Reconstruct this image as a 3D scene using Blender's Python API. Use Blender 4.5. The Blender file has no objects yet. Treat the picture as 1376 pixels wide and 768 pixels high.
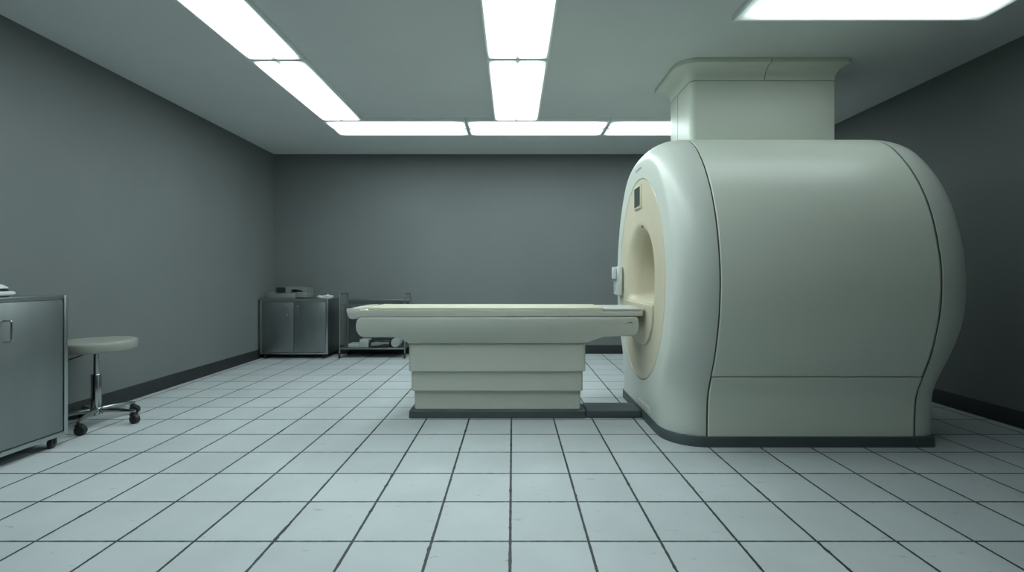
import bpy, bmesh, math, random
from mathutils import Vector, Matrix, noise
PI = math.pi
random.seed(4)
scn = bpy.context.scene
C = scn.collection
H = 1.15            # camera height
F = 621.0           # focal length in pixels of the 1376 wide frame
VX, VY = 689.0, 371.0
ZC = 2.9635         # ceiling
XL, XR, YB, YF = -3.55, 3.85, 6.87, -1.6

# ------------------------------------------------------------------ materials
def lin(r, g, b):
    f = lambda c: ((c/255)/12.92 if c/255 <= .04045 else ((c/255+.055)/1.055)**2.4)
    return (f(r), f(g), f(b), 1)

def mat(name, col, rough=.5, metal=0.0, var=.06, scale=6.0, bump=0.0, bscale=60.0, coat=0.0, spec=.5, stretch=None, rvar=0.0):
    m = bpy.data.materials.new(name); m.use_nodes = True
    nt = m.node_tree; N = nt.nodes; L = nt.links
    b = N['Principled BSDF']
    b.inputs['Roughness'].default_value = rough
    b.inputs['Metallic'].default_value = metal
    b.inputs['Coat Weight'].default_value = coat
    b.inputs['Coat Roughness'].default_value = .2
    b.inputs['Specular IOR Level'].default_value = spec
    tc = N.new('ShaderNodeTexCoord')
    mp = N.new('ShaderNodeMapping')
    if stretch: mp.inputs['Scale'].default_value = stretch
    L.new(tc.outputs['Object'], mp.inputs['Vector'])
    n = N.new('ShaderNodeTexNoise'); n.inputs['Scale'].default_value = scale; n.inputs['Detail'].default_value = 5
    L.new(mp.outputs[0], n.inputs['Vector'])
    r = N.new('ShaderNodeValToRGB')
    r.color_ramp.elements[0].position = .3; r.color_ramp.elements[1].position = .7
    r.color_ramp.elements[0].color = (col[0]*(1-var), col[1]*(1-var), col[2]*(1-var), 1)
    r.color_ramp.elements[1].color = (min(1, col[0]*(1+var)), min(1, col[1]*(1+var)), min(1, col[2]*(1+var)), 1)
    L.new(n.outputs['Fac'], r.inputs['Fac']); L.new(r.outputs['Color'], b.inputs['Base Color'])
    if rvar:
        mr = N.new('ShaderNodeMapRange'); mr.inputs['To Min'].default_value = rough-rvar; mr.inputs['To Max'].default_value = rough+rvar
        L.new(n.outputs['Fac'], mr.inputs['Value']); L.new(mr.outputs[0], b.inputs['Roughness'])
    if bump:
        n2 = N.new('ShaderNodeTexNoise'); n2.inputs['Scale'].default_value = bscale; n2.inputs['Detail'].default_value = 4
        L.new(mp.outputs[0], n2.inputs['Vector'])
        bp = N.new('ShaderNodeBump'); bp.inputs['Strength'].default_value = bump; bp.inputs['Distance'].default_value = .002
        L.new(n2.outputs['Fac'], bp.inputs['Height']); L.new(bp.outputs[0], b.inputs['Normal'])
    return m

M = {}
M['wall'] = mat('wall_paint', (.140, .157, .153), .7, var=.05, scale=1.2, bump=.25, bscale=140)
M['ceiling'] = mat('ceiling_paint', (.64, .67, .66), .8, var=.03, scale=1.5, bump=.2, bscale=120)
M['base'] = mat('baseboard_vinyl', (.018, .021, .022), .55, var=.15)
M['shell'] = mat('machine_shell', (.60, .63, .57), .36, var=.006, scale=1.2)
M['panel_shell'] = mat('machine_panel', (.69, .725, .63), .30, var=.006, scale=1.2)
M['cream'] = mat('machine_face_cream', (.60, .545, .41), .42, var=.05, scale=2.5, rvar=.03)
M['gasket'] = mat('seam_gasket', (.07, .08, .07), .8)
M['skirt'] = mat('skirt_grey', (.068, .085, .09), .5, var=.08)
M['tablew'] = mat('table_shell', (.54, .555, .49), .42, var=.02, scale=3, rvar=.03)
M['tray'] = mat('table_tray_plastic', (.50, .51, .46), .35, var=.02)
M['pad'] = mat('mattress_vinyl', (.56, .55, .43), .45, var=.03)
M['steel'] = mat('brushed_steel', (.27, .295, .295), .42, 1.0, var=.04, scale=2.0, bump=.03, bscale=30, stretch=(6, 6, 1), rvar=.03)
M['steel_h'] = mat('brushed_steel_frame', (.42, .45, .45), .3, 1.0, var=.06, scale=4)
M['chrome'] = mat('chrome', (.40, .42, .42), .2, 1.0, var=.03)
M['rubber'] = mat('black_rubber', (.012, .014, .015), .5, var=.2)
M['dark'] = mat('dark_plastic', (.015, .02, .018), .3, var=.2)
M['vinyl'] = mat('seat_vinyl', (.26, .27, .24), .45, var=.04, bump=.1, bscale=90)
M['device'] = mat('device_plastic', (.17, .19, .18), .45, var=.04)
M['whitep'] = mat('white_plastic', (.55, .59, .57), .4, var=.03)
M['supply'] = mat('supply_plastic', (.30, .33, .31), .5, var=.04)
M['paper'] = mat('crumpled_paper', (.60, .63, .62), .8, var=.03)
M['screen'] = mat('dark_screen', (.05, .065, .055), .25, var=.1)
M['mark'] = mat('grey_print', (.22, .24, .23), .6)
M['cart'] = mat('cart_steel', (.30, .33, .33), .4, 1.0, var=.06)
M['panel'] = mat('dark_grey_panel', (.055, .068, .066), .5, var=.1)
M['housing'] = mat('light_housing', (.80, .84, .83), .55, var=.03)

def floor_mat():
    m = bpy.data.materials.new('floor_tiles'); m.use_nodes = True
    nt = m.node_tree; N = nt.nodes; L = nt.links; b = N['Principled BSDF']
    def mth(op, a, c=None, v=None):
        n = N.new('ShaderNodeMath'); n.operation = op
        for i, s in enumerate((a, c)):
            if s is None: continue
            if isinstance(s, (int, float)): n.inputs[i].default_value = s
            else: L.new(s, n.inputs[i])
        return n.outputs[0]
    uv = N.new('ShaderNodeUVMap'); uv.uv_map = 'UVMap'
    tc = N.new('ShaderNodeTexCoord')
    sp = N.new('ShaderNodeSeparateXYZ'); L.new(uv.outputs[0], sp.inputs[0])
    # wobble of the tile edges
    nz = N.new('ShaderNodeTexNoise'); nz.inputs['Scale'].default_value = 22; nz.inputs['Detail'].default_value = 6; nz.inputs['Roughness'].default_value = .7
    L.new(tc.outputs['Object'], nz.inputs['Vector'])
    chip = N.new('ShaderNodeTexNoise'); chip.inputs['Scale'].default_value = 5.0; chip.inputs['Detail'].default_value = 7; chip.inputs['Roughness'].default_value = .75
    L.new(tc.outputs['Object'], chip.inputs['Vector'])
    def dist(s):
        f = mth('FRACT', mth('ADD', s, 100.0))
        return mth('MINIMUM', f, mth('SUBTRACT', 1.0, f))
    du, dv = dist(sp.outputs[0]), dist(sp.outputs[1])
    wob = mth('MULTIPLY', mth('SUBTRACT', nz.outputs['Fac'], .5), .022)
    chp = mth('MULTIPLY', mth('MAXIMUM', mth('SUBTRACT', chip.outputs['Fac'], .56), 0.0), .13)
    wu = mth('ADD', mth('ADD', .0175, wob), chp)
    wv = mth('ADD', mth('ADD', .016, wob), mth('MULTIPLY', chp, .6))
    def line(dd, w):
        mr = N.new('ShaderNodeMapRange'); mr.interpolation_type = 'SMOOTHSTEP'
        L.new(dd, mr.inputs['Value']); L.new(mth('SUBTRACT', w, .003), mr.inputs['From Min']); L.new(mth('ADD', w, .003), mr.inputs['From Max'])
        mr.inputs['To Min'].default_value = 1; mr.inputs['To Max'].default_value = 0
        return mr.outputs[0]
    g = mth('MAXIMUM', line(du, wu), line(dv, wv))
    # per-tile tone
    fl = N.new('ShaderNodeVectorMath'); fl.operation = 'FLOOR'; L.new(uv.outputs[0], fl.inputs[0])
    wn = N.new('ShaderNodeTexWhiteNoise'); wn.noise_dimensions = '2D'; L.new(fl.outputs[0], wn.inputs['Vector'])
    tone = N.new('ShaderNodeMapRange'); L.new(wn.outputs['Value'], tone.inputs['Value'])
    tone.inputs['To Min'].default_value = .95; tone.inputs['To Max'].default_value = 1.03
    # soft mottling
    mo = N.new('ShaderNodeTexNoise'); mo.inputs['Scale'].default_value = 3; mo.inputs['Detail'].default_value = 6
    L.new(tc.outputs['Object'], mo.inputs['Vector'])
    mor = N.new('ShaderNodeMapRange'); L.new(mo.outputs['Fac'], mor.inputs['Value'])
    mor.inputs['From Min'].default_value = .3; mor.inputs['From Max'].default_value = .7
    mor.inputs['To Min'].default_value = .93; mor.inputs['To Max'].default_value = 1.04
    # scuffs: short dashes
    mp = N.new('ShaderNodeMapping'); mp.inputs['Scale'].default_value = (9, 26, 1); mp.inputs['Rotation'].default_value = (0, 0, .35)
    L.new(tc.outputs['Object'], mp.inputs['Vector'])
    sc = N.new('ShaderNodeTexNoise'); sc.inputs['Scale'].default_value = 1.0; sc.inputs['Detail'].default_value = 5; sc.inputs['Roughness'].default_value = .65
    L.new(mp.outputs[0], sc.inputs['Vector'])
    scr = N.new('ShaderNodeMapRange'); L.new(sc.outputs['Fac'], scr.inputs['Value'])
    scr.inputs['From Min'].default_value = .64; scr.inputs['From Max'].default_value = .72
    scr.inputs['To Min'].default_value = 1; scr.inputs['To Max'].default_value = .62
    k = mth('MULTIPLY', mth('MULTIPLY', tone.outputs[0], mor.outputs[0]), scr.outputs[0])
    vm = N.new('ShaderNodeVectorMath'); vm.operation = 'SCALE'; vm.inputs[0].default_value = (.455, .485, .495); L.new(k, vm.inputs['Scale'])
    mx = N.new('ShaderNodeMix'); mx.data_type = 'RGBA'
    L.new(g, mx.inputs['Factor']); L.new(vm.outputs[0], mx.inputs['A']); mx.inputs['B'].default_value = (.022, .03, .032, 1)
    L.new(mx.outputs['Result'], b.inputs['Base Color'])
    rr = N.new('ShaderNodeMapRange'); L.new(mo.outputs['Fac'], rr.inputs['Value']); rr.inputs['To Min'].default_value = .42; rr.inputs['To Max'].default_value = .62
    L.new(rr.outputs[0], b.inputs['Roughness'])
    bp = N.new('ShaderNodeBump'); bp.inputs['Strength'].default_value = .6; bp.inputs['Distance'].default_value = .003
    L.new(mth('SUBTRACT', 1.0, g), bp.inputs['Height']); L.new(bp.outputs[0], b.inputs['Normal'])
    return m
M['floor'] = floor_mat()

def lamp_mat(name, strength, axis, x0, x1, y0, y1):
    """emissive prismatic diffuser: two tubes glow through it, a little dimmer at the rim and the ends"""
    m = bpy.data.materials.new(name); m.use_nodes = True
    nt = m.node_tree; N = nt.nodes; L = nt.links; b = N['Principled BSDF']
    b.inputs['Base Color'].default_value = (.8, .85, .84, 1); b.inputs['Roughness'].default_value = .4
    tc = N.new('ShaderNodeTexCoord'); sp = N.new('ShaderNodeSeparateXYZ'); L.new(tc.outputs['Generated'], sp.inputs[0])
    a, c = (sp.outputs[0], sp.outputs[1]) if axis == 'Y' else (sp.outputs[1], sp.outputs[0])
    def ramp(src, pts):
        r = N.new('ShaderNodeValToRGB'); r.color_ramp.interpolation = 'EASE'
        e = r.color_ramp.elements
        while len(e) < len(pts): e.new(.5)
        for i, (p, v) in enumerate(pts): e[i].position = p; e[i].color = (v, v, v, 1)
        L.new(src, r.inputs['Fac']); return r.outputs['Color']
    r1 = ramp(a, [(0, .07), (.05, .4), (.14, .85), (.28, 1), (.43, .8), (.5, .085), (.57, .8), (.72, 1), (.86, .85), (.95, .4), (1, .07)])
    r2 = ramp(c, [(0, .10), (.04, .5), (.10, 1), (.5, 1), (.90, 1), (.96, .5), (1, .10)])
    mu = N.new('ShaderNodeMath'); mu.operation = 'MULTIPLY'; L.new(r1, mu.inputs[0]); L.new(r2, mu.inputs[1])
    m2 = N.new('ShaderNodeMath'); m2.operation = 'MULTIPLY'; L.new(mu.outputs[0], m2.inputs[0]); m2.inputs[1].default_value = strength
    b.inputs['Emission Color'].default_value = (.84, .99, 1.0, 1)
    L.new(m2.outputs[0], b.inputs['Emission Strength'])
    return m

# ------------------------------------------------------------------ mesh helpers
ROOTLOC = {}
def wloc(o):
    v = Vector((0, 0, 0))
    while o is not None:
        v += o.location; o = o.parent
    return v

def obj(name, bm, m, parent=None, origin=None, smooth=30, mods=()):
    """link a bmesh (world coordinates) as one object"""
    if parent is not None: base = wloc(parent)
    else: base = Vector(origin) if origin else Vector((0, 0, 0))
    bmesh.ops.recalc_face_normals(bm, faces=bm.faces[:])
    for v in bm.verts: v.co -= base
    me = bpy.data.meshes.new(name); bm.to_mesh(me); bm.free()
    if smooth:
        me.shade_smooth(); me.set_sharp_from_angle(angle=math.radians(smooth))
    me.materials.append(m)
    o = bpy.data.objects.new(name, me); C.objects.link(o)
    if parent is not None: o.parent = parent
    else: o.location = base
    for kind, kw in mods:
        md = o.modifiers.new(kind.lower(), kind)
        for k, v in kw.items(): setattr(md, k, v)
    return o

def thing(name, loc, label, cat, group=None):
    o = bpy.data.objects.new(name, None); C.objects.link(o); o.location = loc; o.empty_display_size = .1
    o['label'] = label; o['category'] = cat
    if group: o['group'] = group
    return o

def tag(o, label, cat, group=None):
    o['label'] = label; o['category'] = cat
    if group: o['group'] = group
    return o

def box(bm, x0, x1, y0, y1, z0, z1, bev=0.0, seg=2):
    vs = [bm.verts.new((x, y, z)) for x in (x0, x1) for y in (y0, y1) for z in (z0, z1)]
    f = [(0, 1, 3, 2), (4, 6, 7, 5), (0, 4, 5, 1), (2, 3, 7, 6), (0, 2, 6, 4), (1, 5, 7, 3)]
    fs = [bm.faces.new([vs[i] for i in q]) for q in f]
    if bev:
        es = set()
        for q in fs: es.update(q.edges)
        bmesh.ops.bevel(bm, geom=list(es), offset=bev, segments=seg, profile=.5, affect='EDGES')
    return bm

def nb(*a, **k): return box(bmesh.new(), *a, **k)

def loft(bm, rings, closed=True, cap0=False, cap1=False):
    R = [[bm.verts.new(p) for p in r] for r in rings]
    n = len(R[0])
    for a, b in zip(R, R[1:]):
        for i in range(n if closed else n-1):
            j = (i+1) % n
            try: bm.faces.new((a[i], a[j], b[j], b[i]))
            except ValueError: pass
    if cap0: bm.faces.new(R[0])
    if cap1: bm.faces.new(R[-1][::-1])
    return R

def circle(c, r, n=24, axis='Z', ph=0):
    out = []
    for i in range(n):
        a = 2*PI*i/n+ph; u, v = r*math.cos(a), r*math.sin(a)
        if axis == 'Z': out.append((c[0]+u, c[1]+v, c[2]))
        elif axis == 'X': out.append((c[0], c[1]+u, c[2]+v))
        else: out.append((c[0]+u, c[1], c[2]+v))
    return out

def lathe(bm, cx, cy, prof, n=32):
    """prof: (r, z) bottom to top, around the Z axis"""
    loft(bm, [circle((cx, cy, z), max(r, 1e-4), n) for r, z in prof], True, True, True)
    return bm

def tube(bm, pts, r, n=12, caps=True, radii=None):
    pts = [Vector(p) for p in pts]; rings = []
    up = None
    for i, p in enumerate(pts):
        t = ((pts[i+1]-p) if i < len(pts)-1 else (p-pts[i-1]))
        if 0 < i < len(pts)-1: t = (pts[i+1]-p).normalized()+(p-pts[i-1]).normalized()
        t.normalize()
        if up is None: up = Vector((0, 0, 1)) if abs(t.z) < .9 else Vector((1, 0, 0))
        s = t.cross(up).normalized(); u = s.cross(t).normalized(); up = u
        rr = radii[i] if radii else r
        rings.append([p+s*rr*math.cos(2*PI*k/n)+u*rr*math.sin(2*PI*k/n) for k in range(n)])
    loft(bm, rings, True, caps, caps)
    return bm

def rpath(pts, r, seg=5):
    """polyline with rounded corners"""
    P = [Vector(p) for p in pts]; out = [P[0]]
    for a, b, c in zip(P, P[1:], P[2:]):
        d1, d2 = (a-b).normalized(), (c-b).normalized()
        p0, p1 = b+d1*r, b+d2*r
        for k in range(seg+1):
            t = k/seg; out.append(p0*(1-t)**2+b*2*t*(1-t)+p1*t*t)
    out.append(P[-1]); return out

def prism(bm, outline, yf, yb, bev=0.0, seg=3):
    """outline in (x, z); yf(z), yb(z) give front and back depth"""
    a = [bm.verts.new((x, yf(z), z)) for x, z in outline]
    b = [bm.verts.new((x, yb(z), z)) for x, z in outline]
    n = len(a)
    fa = bm.faces.new(a); fb = bm.faces.new(b[::-1])
    for i in range(n): bm.faces.new((a[i], b[i], b[(i+1) % n], a[(i+1) % n]))
    if bev:
        es = list(set(list(fa.edges)+list(fb.edges)))
        bmesh.ops.bevel(bm, geom=es, offset=bev, segments=seg, profile=.5, affect='EDGES')
    return bm

def rrect(x0, x1, y0, y1, z, radii, seg=8):
    """rounded rectangle ring, corner order: (x0,y0) (x1,y0) (x1,y1) (x0,y1)"""
    out = []
    cs = [(x0, y0, PI, 1, 1), (x1, y0, 1.5*PI, -1, 1), (x1, y1, 0, -1, -1), (x0, y1, .5*PI, 1, -1)]
    for (cx, cy, a0, sx, sy), r in zip(cs, radii):
        ox, oy = cx+sx*r, cy+sy*r
        for k in range(seg+1):
            a = a0+.5*PI*k/seg
            out.append((ox+r*math.cos(a), oy+r*math.sin(a), z))
    return out

def structure(o): o['kind'] = 'structure'; return o

# ------------------------------------------------------------------ room
colx = [-3.80, -3.46, -3.12, -2.78, -2.42, -2.074, -1.721, -1.384, -1.038, -.696, -.352, -.011, .33, .641, .977, 1.32, 1.665, 2.004, 2.36, 2.715, 3.06, 3.40, 3.74, 4.08]
rowy = [2.007-.3405*k for k in range(12, 0, -1)]+[2.007, 2.359, 2.699, 3.024, 3.364, 3.715, 4.06, 4.384, 4.717, 5.05, 5.39, 5.72, 6.06, 6.40, 6.74, 7.08]
bm = bmesh.new(); uvl = bm.loops.layers.uv.new('UVMap')
g = [[bm.verts.new((x, y, 0)) for y in rowy] for x in colx]
for i in range(len(colx)-1):
    for j in range(len(rowy)-1):
        f = bm.faces.new((g[i][j], g[i+1][j], g[i+1][j+1], g[i][j+1]))
        for lp, (a, b) in zip(f.loops, ((i, j), (i+1, j), (i+1, j+1), (i, j+1))): lp[uvl].uv = (a, b)
structure(obj('floor', bm, M['floor'], smooth=0))
structure(obj('ceiling', nb(XL-.1, XR+.1, YF-.1, YB+.1, ZC, ZC+.1), M['ceiling'], smooth=0))
structure(obj('wall_left', nb(XL-.1, XL, YF-.1, YB+.1, -.05, ZC), M['wall'], smooth=0))
structure(obj('wall_right', nb(XR, XR+.1, YF-.1, YB+.1, -.05, ZC), M['wall'], smooth=0))
structure(obj('wall_back', nb(XL, XR, YB, YB+.1, -.05, ZC), M['wall'], smooth=0))
structure(obj('wall_front', nb(XL, XR, YF-.1, YF, -.05, ZC), M['wall'], smooth=0))
bh, bt = .13, .012
structure(obj('baseboard_left', nb(XL, XL+bt, YF, YB, 0, bh, bev=.004), M['base']))
structure(obj('baseboard_right', nb(XR-bt, XR, YF, YB, 0, bh, bev=.004), M['base']))
structure(obj('baseboard_back', nb(XL+bt, XR-bt, YB-bt, YB, 0, bh, bev=.004), M['base']))

# ------------------------------------------------------------------ ceiling lights
def light(x0, x1, y0, y1, strength, label, group, axis):
    t = thing('ceiling_light', ((x0+x1)/2, (y0+y1)/2, ZC), label, 'ceiling light', group)
    zb = ZC-.036; lip = .018
    bm = bmesh.new()
    # open-bottomed tray: four sides with a lip, and a back plate
    box(bm, x0, x0+lip, y0, y1, zb, ZC-.0005, bev=.002)
    box(bm, x1-lip, x1, y0, y1, zb, ZC-.0005, bev=.002)
    box(bm, x0+lip, x1-lip, y0, y0+lip, zb, ZC-.0005, bev=.002)
    box(bm, x0+lip, x1-lip, y1-lip, y1, zb, ZC-.0005, bev=.002)
    box(bm, x0+lip, x1-lip, y0+lip, y1-lip, ZC-.006, ZC-.0005)
    obj('housing', bm, M['housing'], t)
    m = lamp_mat('lit_diffuser', strength, axis, x0, x1, y0, y1)
    obj('diffuser', nb(x0+lip+.0005, x1-lip-.0005, y0+lip+.0005, y1-lip-.0005, zb-.004, zb+.008, bev=.003), m, t)
    return t
S = 14.5
GS, GB = 'panel lights of the left and middle rows', 'panel lights of the far crosswise row'
# left row, running into depth
light(-2.175, -1.715, 3.81, 5.285, S, 'bright panel light in the left row, its far one beside the crosswise row', GS, 'Y')
light(-2.175, -1.715, 2.31, 3.80, S, 'bright panel light in the left row, cut by the top edge of the photo', GS, 'Y')
light(-2.175, -1.715, .81, 2.30, S, 'unseen panel light added to the left row at the camera end, brightening the floor', GS, 'Y')  # added out of frame to brighten the foreground floor
# middle row
light(-.215, .295, 3.80, 5.285, S, 'bright panel light in the middle row, touching the far crosswise row', GS, 'Y')
light(-.215, .295, 2.29, 3.79, S, 'bright panel light in the middle row, cut by the top edge of the photo', GS, 'Y')
light(-.215, .295, .79, 2.28, S, 'unseen panel light added to the middle row at the camera end, brightening the floor', GS, 'Y')  # extra unseen panel, put in for light on the near floor
# far row, crosswise
light(-2.18, -.545, 5.295, 5.835, S*.8, 'far crosswise panel light at the left end of its row', GB, 'X')
light(-.537, 1.118, 5.295, 5.835, S*.8, 'far crosswise panel light meeting the middle row', GB, 'X')
light(1.126, 2.79, 5.295, 5.835, S*.8, 'far crosswise panel light partly hidden by the ceiling shaft', GB, 'X')
# near right panel, weaker
light(1.53, 3.26, 2.66, 3.225, 3.2, 'single dimmer panel light above the scanner at top right', None, 'X')

# ------------------------------------------------------------------ MRI scanner
YM = 3.87
PT = [(0, 2.235), (.2, 2.222), (.34, 2.192), (.442, 2.152), (.545, 2.085), (.632, 1.997), (.708, 1.90), (.771, 1.80), (.822, 1.70), (.862, 1.60), (.893, 1.50), (.916, 1.40),
      (.934, 1.30), (.946, 1.20), (.950, 1.10), (.945, 1.0), (.934, .90), (.915, .80), (.890, .70), (.859, .60), (.818, .50), (.785, .42), (.762, .35), (.752, .28), (.748, .20), (.746, .12), (.745, .02)]
def smooth_poly(P, sub=4):
    out = []
    n = len(P)
    for i in range(n-1):
        p0 = P[i-1] if i else (-P[1][0], P[1][1]); p1, p2 = P[i], P[i+1]
        p3 = P[i+2] if i+2 < n else (2*p2[0]-p1[0], 2*p2[1]-p1[1])
        for k in range(sub):
            t = k/sub
            out.append(tuple(.5*((2*p1[q])+(-p0[q]+p2[q])*t+(2*p0[q]-5*p1[q]+4*p2[q]-p3[q])*t*t+(-p0[q]+3*p1[q]-3*p2[q]+p3[q])*t**3) for q in (0, 1)))
    out.append(P[-1]); return out
HALF = smooth_poly(PT, 3)
def inset_half(d_top, d_bot):
    out = []
    for i, (t, z) in enumerate(HALF):
        a = HALF[max(i-1, 0)]; b = HALF[min(i+1, len(HALF)-1)]
        tx, tz = b[0]-a[0], b[1]-a[1]
        if i == 0: nx, nz = 0, 1
        else:
            l = math.hypot(tx, tz); nx, nz = -tz/l, tx/l
        k = min(1, max(0, (z-.2)/.5)); k = k*k*(3-2*k)
        d = d_bot*(1-k)+d_top*k
        if z < .4: nz *= max(0, (z-.02)/.38)
        out.append((max(t-nx*d, 0) if i else 0, max(z-nz*d, .02)))
    return out
def full(half):
    """open curve near-bottom > top > far-bottom, as (y offset, z); near side is negative"""
    a = [(-t, z) for t, z in half[::-1]]; b = [(t, z) for t, z in half[1:]]
    return a+b
CZ = 1.128
NA = 216
def polar(curve, n=NA, cz=CZ):
    """closed polar resample about (0, cz), starting at the bottom, clockwise through the near side"""
    P = curve+[(curve[0][0], curve[0][1])]
    # refine bottom edge
    a, b = curve[-1], curve[0]
    P = curve+[(a[0]+(b[0]-a[0])*k/20, a[1]+(b[1]-a[1])*k/20) for k in range(1, 21)]
    ang = [math.atan2(p[1]-cz, p[0]) for p in P]
    un = [ang[0]]
    for v in ang[1:]:
        while v-un[-1] > PI: v -= 2*PI
        while v-un[-1] < -PI: v += 2*PI
        un.append(v)
    out = []
    for i in range(n):
        th = -PI/2-2*PI*(i+.5)/n      # decreasing angle
        cand = None
        for sh in (-2*PI, 0, 2*PI, 4*PI, -4*PI):
            q = th+sh
            for j in range(len(un)-1):
                lo, hi = un[j+1], un[j]
                if lo <= q <= hi and hi > lo:
                    f = (hi-q)/(hi-lo); p = (P[j][0]*(1-f)+P[j+1][0]*f, P[j][1]*(1-f)+P[j+1][1]*f)
                    if cand is None or math.hypot(p[0], p[1]-cz) > math.hypot(cand[0], cand[1]-cz): cand = p
            if cand: break
        out.append(cand)
    return out
def oval(a, b, cz, n=NA):
    out = []
    for i in range(n):
        th = -PI/2-2*PI*(i+.5)/n
        out.append((a*math.cos(th), cz+b*math.sin(th)))
    return out
def arch(hw, top, bot, r, n=NA, cz=CZ):
    """arched opening: round top, straight sides, flat bottom with corner radius r; polar about cz"""
    zc = top-hw
    P = []
    for k in range(60): a = PI/2-PI/2*k/59; P.append((hw*math.cos(a), zc+hw*math.sin(a)))
    P += [(hw, zc-(zc-bot-r)*k/10) for k in range(1, 10)]
    for k in range(12): a = -PI/2*k/11; P.append((hw-r+r*math.cos(a), bot+r+r*math.sin(a)))
    P += [((hw-r)*(1-k/12), bot) for k in range(1, 13)]
    L_ = [(-x, z) for x, z in P[-2:0:-1]]
    return polar_closed(P+L_, n, cz)
def polar_closed(P, n, cz):
    out = []; m = len(P)
    for i in range(n):
        th = -PI/2-2*PI*(i+.5)/n; dx, dz = math.cos(th), math.sin(th); best = None
        for j in range(m):
            (x1, z1), (x2, z2) = P[j], P[(j+1) % m]
            ex, ez = x2-x1, z2-z1; den = dx*ez-dz*ex
            if abs(den) < 1e-12: continue
            t = (x1*ez-(z1-cz)*ex)/den; s = (x1*dz-(z1-cz)*dx)/den
            if t > 0 and -1e-6 <= s <= 1+1e-6 and (best is None or t > best): best = t
        out.append((best*dx, cz+best*dz))
    return out
def sstep(t):
    t = min(1, max(0, t)); return t*t*(3-2*t)
def ring3(pts, x): return [(x, YM+p[0], p[1]) for p in pts]
def lerp_ring(a, b, f): return [(p[0]*(1-f)+q[0]*f, p[1]*(1-f)+q[1]*f) for p, q in zip(a, b)]

mri = thing('mri_scanner', (2.05, YM, 0), 'huge cream barrel-shaped medical scanner with a round bore facing the table', 'mri scanner')
XS0, XS1, GAP = 1.312, 2.716, .0055
# front cover
XF = 1.058; DF = XS0-XF; ND = 16
rings = []
rings.append(ring3(polar(full(inset_half(.018, .018))), XS0-GAP))
for k in range(ND+1):
    a = .5*PI*k/ND
    ins = (1-math.cos(a)); x = XS0-GAP-(DF-GAP)*math.sin(a)
    c = polar(full(inset_half(.155*ins, .25*ins)))
    rings.append(ring3(c, x)); last = c
ov = oval(.668, .832, 1.128)
for f in (.35, .7): rings.append(ring3(lerp_ring(last, ov, f), XF-.002*f))
rings.append(ring3(ov, XF)); rings.append(ring3(oval(.666, .830, 1.128), XF+.004)); rings.append(ring3(oval(.666, .830, 1.128), XF+.03))
bm = bmesh.new(); loft(bm, rings); front_cover = obj('front_cover', bm, M['shell'], mri, smooth=50)
# cream face with the funnel of the bore
FR = .12
def bore(k):     # k 0 on the face, 1 where the round flare meets the tube
    a = .5*PI*k; g = 1-math.sin(a)
    return arch(.318+.115*g, 1.505+.10*g, .955-.012*g, .05), XF+.002+FR*(1-math.cos(a))
ar0 = bore(0)[0]; ar1 = bore(1)[0]
o1 = oval(.660, .824, 1.128)
rings = [ring3(o1, XF+.03), ring3(o1, XF+.004), ring3(oval(.657, .821, 1.128), XF+.001)]
for f in (.2, .4, .6, .8): rings.append(ring3(lerp_ring(oval(.657, .821, 1.128), ar0, f), XF+.001+.004*math.sin(PI*f)))
for k in range(13):
    rg_, xx_ = bore(k/12); rings.append(ring3(rg_, xx_))
circ = polar_closed([(.30*math.cos(2*PI*k/120), 1.19+.30*math.sin(2*PI*k/120)) for k in range(120)], NA, CZ)
inner = [(x, max(z, .965)) for x, z in circ]
for f in (.12, .25, .4, .55, .7, .85, 1): rings.append(ring3(lerp_ring(ar1, inner, f), XF+.002+FR+.236*f))
bm = bmesh.new(); loft(bm, rings); obj('face_panel', bm, M['cream'], mri, smooth=40)
bm = bmesh.new(); loft(bm, [ring3(inner, XF+.356), ring3(inner, 2.0), ring3(inner, 2.92)]); bl = obj('bore_liner', bm, M['cream'], mri, smooth=40)
# rear cover
rings = [ring3(polar(full(inset_half(.018, .018))), XS1+GAP)]
for k in range(ND+1):
    a = .5*PI*k/ND; ins = 1-math.cos(a)
    c = polar(full(inset_half(.10*ins, .05*ins)))
    xx = XS1+GAP+.33*math.sin(a)
    rings.append([(XS1+GAP+(.145 + .08*sstep((p[1]-.3)/.6))*math.sin(a), YM+p[0], p[1]) for p in c]); last = c
hole = polar_closed([(.34*math.cos(2*PI*k/120), 1.215+.34*math.sin(2*PI*k/120)) for k in range(120)], NA, CZ)
rings.append(ring3(lerp_ring(last, hole, .6), XS1+GAP+.22)); rings.append(ring3(hole, XS1+GAP+.225)); rings.append(ring3(inner, 2.90))
bm = bmesh.new(); loft(bm, rings); obj('rear_cover', bm, M['shell'], mri, smooth=50)
# side panels
dense = full(HALF)
def clip(cur, zlo, zhi, side=None):
    pts = [p for p in cur if zlo-1e-6 <= p[1] <= zhi+1e-6 and (side is None or p[0]*side >= 0)]
    return pts
ZSEAM = .485
def interp_t(z):
    for (t0, z0), (t1, z1) in zip(HALF, HALF[1:]):
        if z1 <= z <= z0 and z0 > z1: f = (z0-z)/(z0-z1); return t0+(t1-t0)*f
    return HALF[-1][0]
up = [p for p in HALF if p[1] > ZSEAM+.012]+[(interp_t(ZSEAM+.0025), ZSEAM+.0025)]
lowc = [(interp_t(ZSEAM-.0025), ZSEAM-.0025)]+[p for p in HALF if p[1] < ZSEAM-.012]
def panel(name, cur, closed_top=True):
    x0, x1 = XS0+GAP, XS1-GAP-.003; bm = bmesh.new()
    loft(bm, [[(x, YM+p[0], p[1]) for p in cur] for x in (x0, x0+.01, (x0+x1)/2, x1-.01, x1)], closed=False)
    return obj(name, bm, M['panel_shell'], mri, smooth=40, mods=(('SOLIDIFY', dict(thickness=.0045, offset=0)),))
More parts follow.
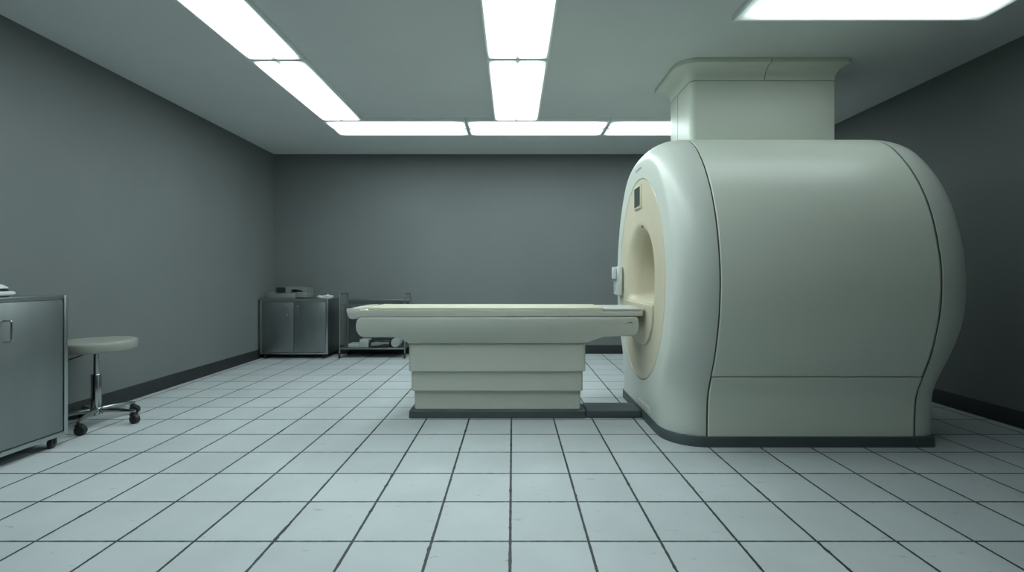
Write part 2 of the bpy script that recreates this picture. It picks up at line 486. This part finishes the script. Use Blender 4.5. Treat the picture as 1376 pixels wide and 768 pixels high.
def face_dir(o): pass
pu = panel('upper_panel', full(up))
pl = panel('lower_panel', [(-t, z) for t, z in lowc])
pl2 = panel('lower_panel', lowc)
for p in (pu, pl, pl2):
    p.modifiers[0].offset = -1
bm = bmesh.new(); cc = full(inset_half(.0055, .0055))
loft(bm, [[(x, YM+p[0], p[1]) for p in cc] for x in (XS0-.03, XS0+.03, XS1-.03, XS1+.03)], closed=False)
obj('inner_casing', bm, M['gasket'], mri, smooth=40)
# skirt
def skirt(o, z, inset=0):
    return rrect(1.048+inset, 2.872-inset, YM-.762+inset, YM+.762-inset, z, (.26, .06, .06, .26), 12)
bm = bmesh.new(); loft(bm, [skirt(0, 0), skirt(0, .062), skirt(0, .068, .003), skirt(0, .070, .012)], True, True, True)
obj('floor_skirt', bm, M['skirt'], mri, smooth=40)
# docking pad below the bore
def upad(hw, zt, zb, x):
    pts = [(-hw, zt)]
    for k in range(1, 24):
        a = PI*k/24; y = -hw*math.cos(a); z = zt-(zt-zb+.02)*math.sin(a)**.75
        pts.append((y, max(z, zb)))
    pts.append((hw, zt)); return [(x, YM+p[0], p[1]) for p in pts]
bm = bmesh.new()
loft(bm, [upad(.392, .93, .598, XF+.03), upad(.392, .93, .598, XF-.006), upad(.386, .927, .604, XF-.010)], True, False, True)
obj('docking_pad', bm, M['cream'], mri, smooth=50)
bm = bmesh.new(); box(bm, XF-.006, XF+.06, 3.575, 3.87, .0705, .135, bev=.0055, seg=3)
obj('rail_end_cover', bm, M['shell'], mri, smooth=60)
# display with bezel, laser port
dz0, dz1, dy0, dy1 = 1.735, 1.895, 3.815, 3.985
bm = bmesh.new()
box(bm, XF-.009, XF+.02, dy0-.014, dy1+.014, dz0-.018, dz1+.014, bev=.003)
dp = obj('display_bezel', bm, M['cream'], mri)
obj('display_screen', nb(XF-.0105, XF-.006, dy0, dy1, dz0, dz1), M['screen'], dp)
bm = bmesh.new(); loft(bm, [circle((XF+.004, YM-.07, 1.560), .008, 20, 'X'), circle((XF+.03, YM-.07, 1.560), .011, 20, 'X')], True, True, True)
obj('laser_port', bm, M['dark'], mri)
# round cap on the lower panel
bm = bmesh.new(); yy = YM-interp_t(.14)
loft(bm, [circle((1.362, yy+.002, .14), .011, 20, 'Y'), circle((1.362, yy-.003, .14), .011, 20, 'Y'), circle((1.362, yy-.004, .14), .008, 20, 'Y')], True, True, True)
cp = obj('screw_cap', bm, M['mark'], mri)
# tiny maker's lettering on the shoulder above the face: unreadable dashes
bm = bmesh.new()
for k, (w, hh) in enumerate(((.016, .022), (.008, .018), (.016, .018), (.014, .024), (.014, .018), (.014, .018), (.012, .018))):
    y = YM+.085-k*.024
    z = 2.045-.02*abs(y-YM)
    box(bm, XF+.012, XF+.07, y-w/2, y+w/2, z-hh/2, z+hh/2)
LET = bm
# control box on the far side of the face
ctl = None
xa, ya = XF-.004, 4.50
bm = bmesh.new(); box(bm, xa-.045, xa, ya-.075, ya+.085, .965, 1.245, bev=.012, seg=3)
ctl = obj('control_box', bm, M['whitep'], mri)
bm = bmesh.new(); box(bm, xa-.075, xa-.046, ya-.03, ya+.08, 1.125, 1.24, bev=.008, seg=2); obj('control_cover', bm, M['whitep'], ctl)
for k in range(6):
    bm = bmesh.new(); z = 1.10-.0225*k
    loft(bm, [circle((xa-.046, ya+.045, z), .009, 14, 'X'), circle((xa-.058, ya+.045, z), .009, 14, 'X'), circle((xa-.061, ya+.045, z), .005, 14, 'X')], True, True, True)
    obj('button', bm, M['whitep'], ctl)

# ------------------------------------------------------------------ shaft to the ceiling
sh = thing('duct_shaft', (2.13, 4.2, 2.2), 'cream boxed shaft with a flared collar between scanner top and ceiling', 'duct')
def topz(y):
    t = abs(y-YM)
    for (t0, z0), (t1, z1) in zip(HALF, HALF[1:]):
        if t0 <= t <= t1: return z0+(z1-z0)*(t-t0)/(t1-t0)
    return HALF[0][1]
NX0, NX1, NY0, NY1, NZ = 1.520, 2.752, 3.945, 4.47, 2.818
ringb = rrect(NX0, NX1, NY0, NY1, 0, (.05, .012, .012, .03), 8)
def dense_ring(rg, n=6):
    out = []
    for a, b in zip(rg, rg[1:]+rg[:1]):
        L_ = math.dist(a, b); m = max(1, int(L_/.09))
        for k in range(m): out.append(tuple(a[q]+(b[q]-a[q])*k/m for q in range(3)))
    return out
rb = dense_ring(ringb)
bm = bmesh.new(); loft(bm, [[(x, y, topz(y)+.004) for x, y, z in rb], [(x, y, 2.5) for x, y, z in rb], [(x, y, NZ-.002) for x, y, z in rb]])
obj('shaft_cover', bm, M['panel_shell'], sh, smooth=40)
# thin vertical joint strip on the side that faces the table
obj('joint_strip', nb(NX0-.001, NX0+.001, 4.255, 4.259, 2.18, NZ-.01), M['gasket'], sh)
bm = bmesh.new(); rr = []
def collar(f, z):   # f 0 at neck, 1 at rim
    return rrect(NX0-.137*f, NX1+.075*f, NY0-.112*f, NY1+.085*f, z, (.05+.12*f, .012+.03*f, .012+.03*f, .03+.05*f), 8)
rr.append(collar(-.02, NZ+.001)); rr.append(collar(0.015, NZ+.001))
for k in range(9):
    a = .5*PI*k/8; rr.append(collar(.015+.965*(1-math.cos(a)), NZ+.006+.104*math.sin(a)))
rr.append(collar(1, 2.932)); rr.append(collar(1, 2.9565)); rr.append(collar(.985, ZC-.001))
loft(bm, rr); obj('ceiling_collar', bm, M['panel_shell'], sh, smooth=35)
bm = bmesh.new(); loft(bm, [[(x, y, z) for x, y, z in rrect(NX0-.0015, NX1+.0015, NY0-.0015, NY1+.0015, zz, (.05, .012, .012, .03), 8)] for zz in (NZ-.003, NZ+.002)])
obj('neck_seam', bm, M['gasket'], sh)
obj('collar_joint', nb(2.146, 2.150, NY0-.0035, NY0-.001, NZ+.003, NZ+.02), M['gasket'], sh)
# joint line that follows the collar's front
bm = bmesh.new(); pts = []
for k in range(9):
    a = .5*PI*k/8; f = .015+.965*(1-math.cos(a)); pts.append((2.148, NY0-.112*f, NZ+.006+.104*math.sin(a)))
pts.append((2.148, NY0-.112, 2.932)); pts.append((2.148, NY0-.112, 2.956))
tube(bm, pts, .0025, 6); obj('collar_seam', bm, M['gasket'], sh)

# ------------------------------------------------------------------ patient table
tb = thing('patient_table', (-.12, YM, 0), 'long cream patient table on a stepped pedestal, running up to the scanner', 'examination table')
XM = -.1255
bm = bmesh.new()
R1 = lambda z, i: rrect(-.848+i, .60-i, YM-.128+i, YM+.128-i, z, (.03,)*4, 4)
loft(bm, [R1(0, 0), R1(.055, .004), R1(.066, .018), R1(.068, .03)], True, True, True)
obj('base_plate', bm, M['skirt'], tb, smooth=35)
bm = bmesh.new(); box(bm, .601, 1.044, YM-.122, YM+.122, .0005, .062, bev=.008, seg=3)
obj('floor_rail', bm, M['skirt'], tb, smooth=35)
for (x0, x1, hd, z0, z1) in ((-.802, .553, .112, .0685, .232), (-.822, .567, .142, .226, .394), (-.835, .585, .165, .388, .612)):
    bm = bmesh.new()
    R = lambda z, i=0: rrect(x0+i, x1-i, YM-hd+i, YM+hd-i, z, (.022,)*4, 5)
    loft(bm, [R(z0, .004), R(z0+.004), R(z1-.006), R(z1, .006)], True, True, True)
    obj('pedestal_sleeve', bm, M['tablew'], tb, smooth=35)
# body
def arcp(cx, cz, r, a0, a1, n=6): return [(cx+r*math.cos(math.radians(a0+(a1-a0)*k/n)), cz+r*math.sin(math.radians(a0+(a1-a0)*k/n))) for k in range(n+1)]
out = []
out += [(-1.190, .833)]+[(-1.208, .826), (-1.222, .810), (-1.230, .785), (-1.233, .755), (-1.229, .722), (-1.218, .692), (-1.200, .674), (-1.178, .667)]
out += [(-.905, .667), (-.885, .664), (-.862, .652), (-.845, .635), (-.838, .612)]
out += [(.588, .612), (.600, .632), (.625, .650), (.66, .664), (.72, .673), (.80, .677), (.935, .678), (.962, .684), (.978, .70), (.986, .73), (.989, .77), (.987, .805), (.980, .825), (.968, .833)]
hdz = lambda z: .175+.075*min(1, max(0, (z-.61)/.12))**.7
bm = bmesh.new(); prism(bm, out[::-1], lambda z: YM-hdz(z), lambda z: YM+hdz(z), bev=.012, seg=3)
obj('table_body', bm, M['tablew'], tb, smooth=45)
# tray with turned-down head end
tr = [(-1.305, .891), (-1.297, .896), (-1.275, .899), (-1.206, .903), (-1.198, .898), (-1.197, .876), (1.015, .876), (1.022, .870), (1.018, .842), (1.008, .837), (-1.196, .837), (-1.206, .826), (-1.222, .818), (-1.245, .815), (-1.276, .818), (-1.288, .832), (-1.298, .857), (-1.304, .878)]
bm = bmesh.new(); prism(bm, tr, lambda z: YM-.25, lambda z: YM+.25, bev=.004, seg=2)
obj('table_tray', bm, M['tray'], tb, smooth=40)
bm = bmesh.new(); box(bm, .72, 1.038, YM-.235, YM+.235, .8765, .897, bev=.004)
tg = obj('tray_tongue', bm, M['tray'], tb)
bm = bmesh.new(); box(bm, -1.194, .712, YM-.243, YM+.243, .8775, .885, bev=.003, seg=2); box(bm, -1.138, .712, YM-.235, YM+.235, .883, .904, bev=.005, seg=3)
obj('mattress', bm, M['pad'], tb, smooth=40)
bm = bmesh.new(); box(bm, -1.132, -1.06, YM-.20, YM+.20, .9035, .907, bev=.001)
obj('head_strip', bm, M['pad'], tb)
bm = bmesh.new(); box(bm, -1.19, 1.0, YM-.2475, YM+.2475, .8755, .8778)
obj('tray_groove', bm, M['gasket'], tb)
# small swoosh mark on the body near the scanner
bm = bmesh.new()
pts = [(.880, .772), (.892, .778), (.903, .785), (.915, .789), (.930, .789), (.942, .785)]
up_, dn = [], []
for k, (x, z) in enumerate(pts):
    w = .0008+.005*(k/5)**1.5 if k < 5 else .002
    up_.append((x, z+w)); dn.append((x, z-w*.7))
prism(bm, up_+dn[::-1], lambda z: YM-.2512, lambda z: YM-.249)
obj('emblem', bm, M['rubber'], tb)

# ------------------------------------------------------------------ generic caster, built at a point
def caster(parent, x, y, zt, r=.035, w=.022, ang=0.0, name='caster', fork='steel'):
    """a swivel caster: fork with a wheel as its child"""
    ca, sa = math.cos(ang), math.sin(ang)
    def T(u, v): return (x+u*ca-v*sa, y+u*sa+v*ca)
    bm = bmesh.new(); off = r*.35
    # stem + fork cheeks
    lathe(bm, x, y, [(.008, 2*r-.004), (.012, 2*r), (.012, zt-.004), (.006, zt)], 14)
    for s in (-1, 1):
        vs = []
        for (u, z) in ((-.012, 2*r+.004), (.014, 2*r+.004), (off+.010, r-.006), (off-.008, r-.006)):
            for v in (s*(w/2+.002), s*(w/2+.005)):
                px, py = T(u, v); vs.append(bm.verts.new((px, py, z)))
        for q in ((0, 2, 4, 6), (1, 7, 5, 3), (0, 1, 3, 2), (2, 3, 5, 4), (4, 5, 7, 6), (6, 7, 1, 0)): bm.faces.new([vs[i] for i in q])
    px, py = T(0, 0)
    box(bm, x-.014, x+.014, y-.014, y+.014, 2*r+.001, 2*r+.006)
    f = obj(name, bm, M[fork], parent)
    bm = bmesh.new(); rings = []
    for v, rr in ((-w/2, r*.55), (-w/2, r*.86), (-w/2+.004, r), (w/2-.004, r), (w/2, r*.86), (w/2, r*.55)):
        rg = []
        for k in range(22):
            a = 2*PI*k/22; u = off+rr*math.cos(a); X_, Y_ = T(u, v); rg.append((X_, Y_, r+rr*math.sin(a)+.0002))
        rings.append(rg)
    loft(bm, rings, True, True, True)
    obj('wheel', bm, M['rubber'], f)
    return f

# ------------------------------------------------------------------ near steel cabinet (left edge)
cx0, cx1, cy0, cy1, cz0, cz1 = -3.52, -3.05, 2.26, 3.17, .072, 1.022
nc = thing('steel_cabinet', ((cx0+cx1)/2, (cy0+cy1)/2, 0), 'large brushed steel cabinet on casters before the stool, cut by the left edge', 'cabinet', 'steel cabinets along the walls')
bm = bmesh.new()
t_ = .026
box(bm, cx0, cx1-.0195, cy0, cy1, cz0, cz1-.022)                       # carcass
box(bm, cx0, cx1, cy1-t_, cy1, cz0, cz1, bev=.002)                   # frame stiles and rails round the doors
box(bm, cx0, cx1, cy0, cy0+t_, cz0, cz1, bev=.002)
box(bm, cx1-.03, cx1, cy0+t_, cy1-t_, cz0, cz0+.028, bev=.002)
box(bm, cx0, cx1, cy0+t_, cy1-t_, cz1-.026, cz1, bev=.002)
obj('body', bm, M['steel_h'], nc)
ym = (cy0+cy1)/2
for (a, b, hy) in ((ym+.002, cy1-t_-.007, ym+.055), (cy0+t_+.007, ym-.002, ym-.055)):
    d = obj('door', nb(cx1-.019, cx1-.003, a, b, cz0+.034, cz1-.032, bev=.002), M['steel'], nc)
    bm = bmesh.new(); tube(bm, rpath([(cx1-.003, hy, .884), (cx1+.046, hy, .884), (cx1+.046, hy, .757), (cx1-.003, hy, .757)], .012), .0052, 12)
    obj('handle', bm, M['chrome'], d, smooth=60)
for x in (cx1-.045, cx0+.06):
    for y in (cy1-.06, cy0+.06): caster(nc, x, y, cz0, r=.034, w=.030, ang=-1.2, fork='rubber')
# device on it
dv = thing('tabletop_device', (-3.19, 2.72, cz1), 'white rounded device with a black slot, on the large steel cabinet at the left edge', 'medical device')
def sup(cx, cy, a, b, z, n=40, e=2.6):
    out = []
    for k in range(n):
        t = 2*PI*k/n; c_, s_ = math.cos(t), math.sin(t)
        out.append((cx+a*abs(c_)**(2/e)*(1 if c_ >= 0 else -1), cy+b*abs(s_)**(2/e)*(1 if s_ >= 0 else -1), z))
    return out
bm = bmesh.new(); loft(bm, [sup(-3.19, 2.72, .115, .165, cz1), sup(-3.19, 2.72, .115, .165, cz1+.008)], True, True, True)
obj('foot', bm, M['dark'], dv)
bm = bmesh.new(); loft(bm, [sup(-3.19, 2.72, .118, .172, cz1+.0085), sup(-3.19, 2.72, .130, .196, cz1+.018), sup(-3.19, 2.72, .130, .194, cz1+.030), sup(-3.19, 2.72, .124, .182, cz1+.036)], True, True, True)
obj('lower_housing', bm, M['whitep'], dv)
bm = bmesh.new(); loft(bm, [sup(-3.19, 2.72, .116, .165, cz1+.0365), sup(-3.19, 2.72, .110, .150, cz1+.054)], True, True, True)
obj('dark_slot', bm, M['dark'], dv)
bm = bmesh.new(); loft(bm, [sup(-3.19, 2.72, .118, .158, cz1+.0545), sup(-3.19, 2.72, .114, .150, cz1+.064), sup(-3.19, 2.72, .10, .125, cz1+.078), sup(-3.19, 2.72, .07, .085, cz1+.089), sup(-3.19, 2.72, .01, .01, cz1+.093)], True, True, True)
obj('top_housing', bm, M['whitep'], dv)

# ------------------------------------------------------------------ stool
SX, SY = -3.245, 3.60
st = thing('rolling_stool', (SX, SY, 0), 'round rolling stool with a pale seat and chrome five-armed base, beside the left wall', 'stool')
bm = bmesh.new(); lathe(bm, SX, SY, [(.236, .574), (.247, .577), (.252, .586), (.255, .615), (.255, .638), (.251, .648), (.240, .654), (.18, .656), (.08, .657), (.01, .657)], 64)
obj('seat', bm, M['vinyl'], st, smooth=50)
bm = bmesh.new(); lathe(bm, SX, SY, [(.030, .562), (.036, .565), (.05, .568), (.05, .5745)], 28); obj('seat_mount', bm, M['rubber'], st)
bm = bmesh.new(); lathe(bm, SX, SY, [(.017, .38), (.017, .565)], 24); obj('piston', bm, M['chrome'], st)
bm = bmesh.new(); lathe(bm, SX, SY, [(.030, .105), (.032, .11), (.032, .385), (.028, .392), (.018, .394)], 32); obj('column', bm, M['chrome'], st)
bm = bmesh.new(); tube(bm, [(SX-.01, SY, .567), (SX-.10, SY-.03, .535), (SX-.21, SY-.05, .492)], .005, 8); obj('lever', bm, M['rubber'], st, smooth=60)
bm = bmesh.new(); lathe(bm, SX, SY, [(.030, .072), (.040, .078), (.040, .125), (.030, .135), (.0285, .136)], 32); obj('hub', bm, M['chrome'], st)
RB = .275
for k in range(5):
    a = math.radians(-68+72*k)
    ca, sa = math.cos(a), math.sin(a)
    bm = bmesh.new(); rings = []
    for (d, w, zc_, hh) in ((.036, .022, .112, .021), (.10, .021, .110, .019), (.20, .018, .104, .015), (RB-.01, .015, .097, .012), (RB+.012, .012, .095, .009)):
        rg = []
        for q in range(12):
            b = 2*PI*q/12; v = w*math.cos(b); zz = zc_+hh*math.sin(b)
            rg.append((SX+d*ca-v*sa, SY+d*sa+v*ca, zz))
        rings.append(rg)
    loft(bm, rings, True, True, True)
    lg = obj('leg', bm, M['chrome'], st, smooth=50)
    caster(st, SX+RB*ca, SY+RB*sa, .090, r=.036, w=.038, ang=(.15, -.2, .25, 2.9, 3.3)[k], fork='rubber')

# ------------------------------------------------------------------ rear cabinet
rx0, rx1, ry0, ry1, rz0, rz1 = -3.525, -2.572, 6.43, 6.82, .065, .838
rc = thing('steel_cabinet', ((rx0+rx1)/2, (ry0+ry1)/2, 0), 'small two-door steel cabinet standing in the far left corner against the back wall', 'cabinet', 'steel cabinets along the walls')
bm = bmesh.new()
box(bm, rx0+.002, rx1-.002, ry0+.02, ry1, rz0, rz1-.02)
box(bm, rx0, rx1, ry0-.012, ry1, rz1-.022, rz1, bev=.003)
box(bm, rx0, rx0+.034, ry0, ry0+.03, rz0, rz1-.0225, bev=.002); box(bm, rx1-.034, rx1, ry0, ry0+.03, rz0, rz1-.0225, bev=.002)
box(bm, rx0+.034, rx1-.034, ry0, ry0+.03, rz0, rz0+.024, bev=.002); box(bm, rx0+.034, rx1-.034, ry0, ry0+.03, rz1-.046, rz1-.0225, bev=.002)
obj('body', bm, M['steel_h'], rc)
xm = (rx0+rx1)/2
for (a, b, hx) in ((rx0+.036, xm-.0025, xm-.075), (xm+.0025, rx1-.036, xm+.075)):
    d = obj('door', nb(a, b, ry0+.002, ry0+.018, rz0+.027, rz1-.049, bev=.002), M['steel'], rc)
    bm = bmesh.new(); tube(bm, rpath([(hx, ry0+.002, .745), (hx, ry0-.028, .745), (hx, ry0-.028, .605), (hx, ry0+.002, .605)], .01), .005, 10)
    obj('handle', bm, M['chrome'], d, smooth=60)
for x in (rx0+.07, rx1-.07):
    for y in (ry0+.05, ry1-.05): caster(rc, x, y, rz0, r=.029, w=.028, ang=-PI/2, fork='rubber')
# printer-like device on top
pz = rz1; PY = 6.56; px = lambda p, d=6.50: (p-VX)*d/F
pr = thing('desktop_printer', (px(386), PY+.05, pz), 'pale grey desktop device with dark screen and slot, on the far corner cabinet', 'printer')
bm = bmesh.new()
box(bm, px(359), px(398), PY-.07, PY+.17, pz+.001, pz+.082, bev=.008)
obj('base_tray', bm, M['device'], pr)
bm = bmesh.new()
box(bm, px(398.2), px(412.3), PY-.075, PY+.17, pz+.014, pz+.09, bev=.006)
obj('side_block', bm, M['device'], pr)
bm = bmesh.new()
ot = [(px(376), pz+.155), (px(384), pz+.168), (px(398), pz+.166), (px(408), pz+.155), (px(412.3), pz+.146), (px(412.3), pz+.0905), (px(406.8), pz+.0905), (px(406.5), pz+.105), (px(402), pz+.122), (px(396), pz+.130), (px(391.5), pz+.130), (px(391), pz+.0905), (px(384.5), pz+.0825), (px(376), pz+.0825)]
prism(bm, ot, lambda z: PY-.06, lambda z: PY+.16)
obj('upper_housing', bm, M['device'], pr, smooth=40)
obj('inner_recess', nb(px(391.5), px(406.5), PY+.02, PY+.15, pz+.091, pz+.129), M['dark'], pr)
obj('screen', nb(px(372.2), px(384), PY-.085, PY-.062, pz+.0835, pz+.158, bev=.004), M['dark'], pr)
# crumpled tissue
bm = bmesh.new()
tx, ty = px(435.5), PY-.03
bmesh.ops.create_icosphere(bm, subdivisions=4, radius=1)
for v in bm.verts:
    p = v.co.copy(); n1 = noise.noise(p*2.2+Vector((3, 1, 7))); n2 = noise.noise(p*5.0+Vector((9, 4, 2)))
    k = 1+.55*n1+.35*n2
    v.co = Vector((tx+p.x*.105*k, ty+p.y*.05*k, rz1+.001+max(0, (.40+.6*p.z)*.036*(1+.9*n1+.9*n2))))
o = obj('crumpled_tissue', bm, M['paper'], None, (tx, ty, rz1), smooth=25)
tag(o, 'crumpled white tissue lying on the right end of the far corner cabinet', 'tissue')

# ------------------------------------------------------------------ wheeled cart
kx0, kx1, ky0, ky1 = -2.425, -1.512, 6.47, 6.80
ct = thing('wheeled_cart', ((kx0+kx1)/2, (ky0+ky1)/2, 0), 'tubular steel wheeled cart behind the head end of the patient table', 'cart')
for x in (kx0, kx1):
    bm = bmesh.new()
    tube(bm, rpath([(x, ky0, .075), (x, ky0, .90), (x, ky1, .90), (x, ky1, .075)], .025), .0095, 12)
    obj('side_frame', bm, M['cart'], ct, smooth=60)
    for y in (ky0, ky1): caster(ct, x, y, .078, r=.031, w=.022, ang=-PI/2+.3, fork='rubber')
bm = bmesh.new(); tube(bm, [(kx0, ky1, .805), (kx1, ky1, .805)], .008, 10); obj('back_rail', bm, M['cart'], ct, smooth=60)
bm = bmesh.new(); box(bm, kx0-.004, kx1+.004, ky0-.008, ky1+.008, .128, .150, bev=.003); obj('lower_shelf', bm, M['cart'], ct)
bm = bmesh.new(); box(bm, kx0+.004, kx1-.004, ky0+.004, ky1-.004, .725, .742, bev=.003); obj('upper_shelf', bm, M['cart'], ct)
obj('back_panel', nb(kx0+.011, kx1-.011, ky1-.004, ky1+.002, .165, .790), M['panel'], ct)
# things on the lower shelf
q = lambda p, d=6.52: (p-VX)*d/F
gp = 'supplies on the lower shelf of the cart'
bm = bmesh.new(); box(bm, q(469), q(483.6), 6.485, 6.66, .151, .205, bev=.008)
tag(obj('supply_box', bm, M['supply'], None, (q(476), 6.57, .151)), 'low white box at the left end of the cart lower shelf', 'box', gp)
bm = bmesh.new(); box(bm, q(484), q(495.5), 6.49, 6.66, .151, .262, bev=.006)
tag(obj('supply_box', bm, M['supply'], None, (q(490), 6.57, .151)), 'taller white box on the cart lower shelf next to the black device', 'box', gp)
dk = thing('pump_unit', (q(511), 6.58, .151), 'black and grey unit on the cart lower shelf between white box and white roll', 'medical device', gp)
bm = bmesh.new(); box(bm, q(497), q(524), 6.50, 6.70, .151, .255, bev=.012, seg=3); obj('case', bm, M['dark'], dk)
bm = bmesh.new()
prism(bm, [(q(498.5), .185), (q(500), .215), (q(506), .232), (q(515), .225), (q(523), .228), (q(523.5), .20), (q(518), .206), (q(513), .193), (q(509), .175), (q(500), .172)], lambda z: 6.488, lambda z: 6.505, bev=.003)
obj('front_cover', bm, M['device'], dk)
bm = bmesh.new()
rg = []
for (y, r_) in ((6.50, .050), (6.50, .060), (6.505, .064), (6.655, .064), (6.66, .060), (6.66, .02)):
    rg.append(circle((q(531.5), y, .151+.064), r_, 28, 'Y'))
loft(bm, rg, True, True, True)
rl = obj('paper_roll', bm, M['supply'], None, (q(531.5), 6.58, .151), smooth=40)
tag(rl, 'white roll at the right end of the cart lower shelf', 'roll', gp)

# lettering follows the curved shoulder: keep it just proud of the cover
from mathutils.bvhtree import BVHTree
bvh = BVHTree.FromPolygons([v.co.copy() for v in front_cover.data.vertices], [tuple(p.vertices) for p in front_cover.data.polygons])
base = wloc(mri)
for v in LET.verts:
    loc, nor, idx, dist = bvh.ray_cast(Vector((.5, v.co.y, v.co.z))-base, Vector((1, 0, 0)))
    if loc is not None:
        v.co.x = (loc+base).x+(-.0015 if v.co.x < XF+.04 else .002)
obj('lettering', LET, M['mark'], mri, smooth=0)

# ------------------------------------------------------------------ camera, world, view
cam = bpy.data.cameras.new('camera'); co = bpy.data.objects.new('camera', cam); C.objects.link(co)
co.location = (0, 0, H); co.rotation_euler = (PI/2, 0, 0)
cam.sensor_width = 36; cam.lens = 36*F/1376
cam.shift_x = -(VX-688)/1376; cam.shift_y = -(384-VY)/1376
cam.clip_start = .02; cam.clip_end = 50
scn.camera = co
w = bpy.data.worlds.new('world'); scn.world = w; w.use_nodes = True
w.node_tree.nodes['Background'].inputs[0].default_value = (.5, .6, .6, 1); w.node_tree.nodes['Background'].inputs[1].default_value = .02
scn.view_settings.view_transform = 'Standard'; scn.view_settings.look = 'None'
scn.view_settings.gamma = 1; scn.view_settings.use_curve_mapping = False
scn.view_settings.exposure = 0.0
scn.cycles.use_denoising = True
scn.cycles.diffuse_bounces = 6; scn.cycles.max_bounces = 10
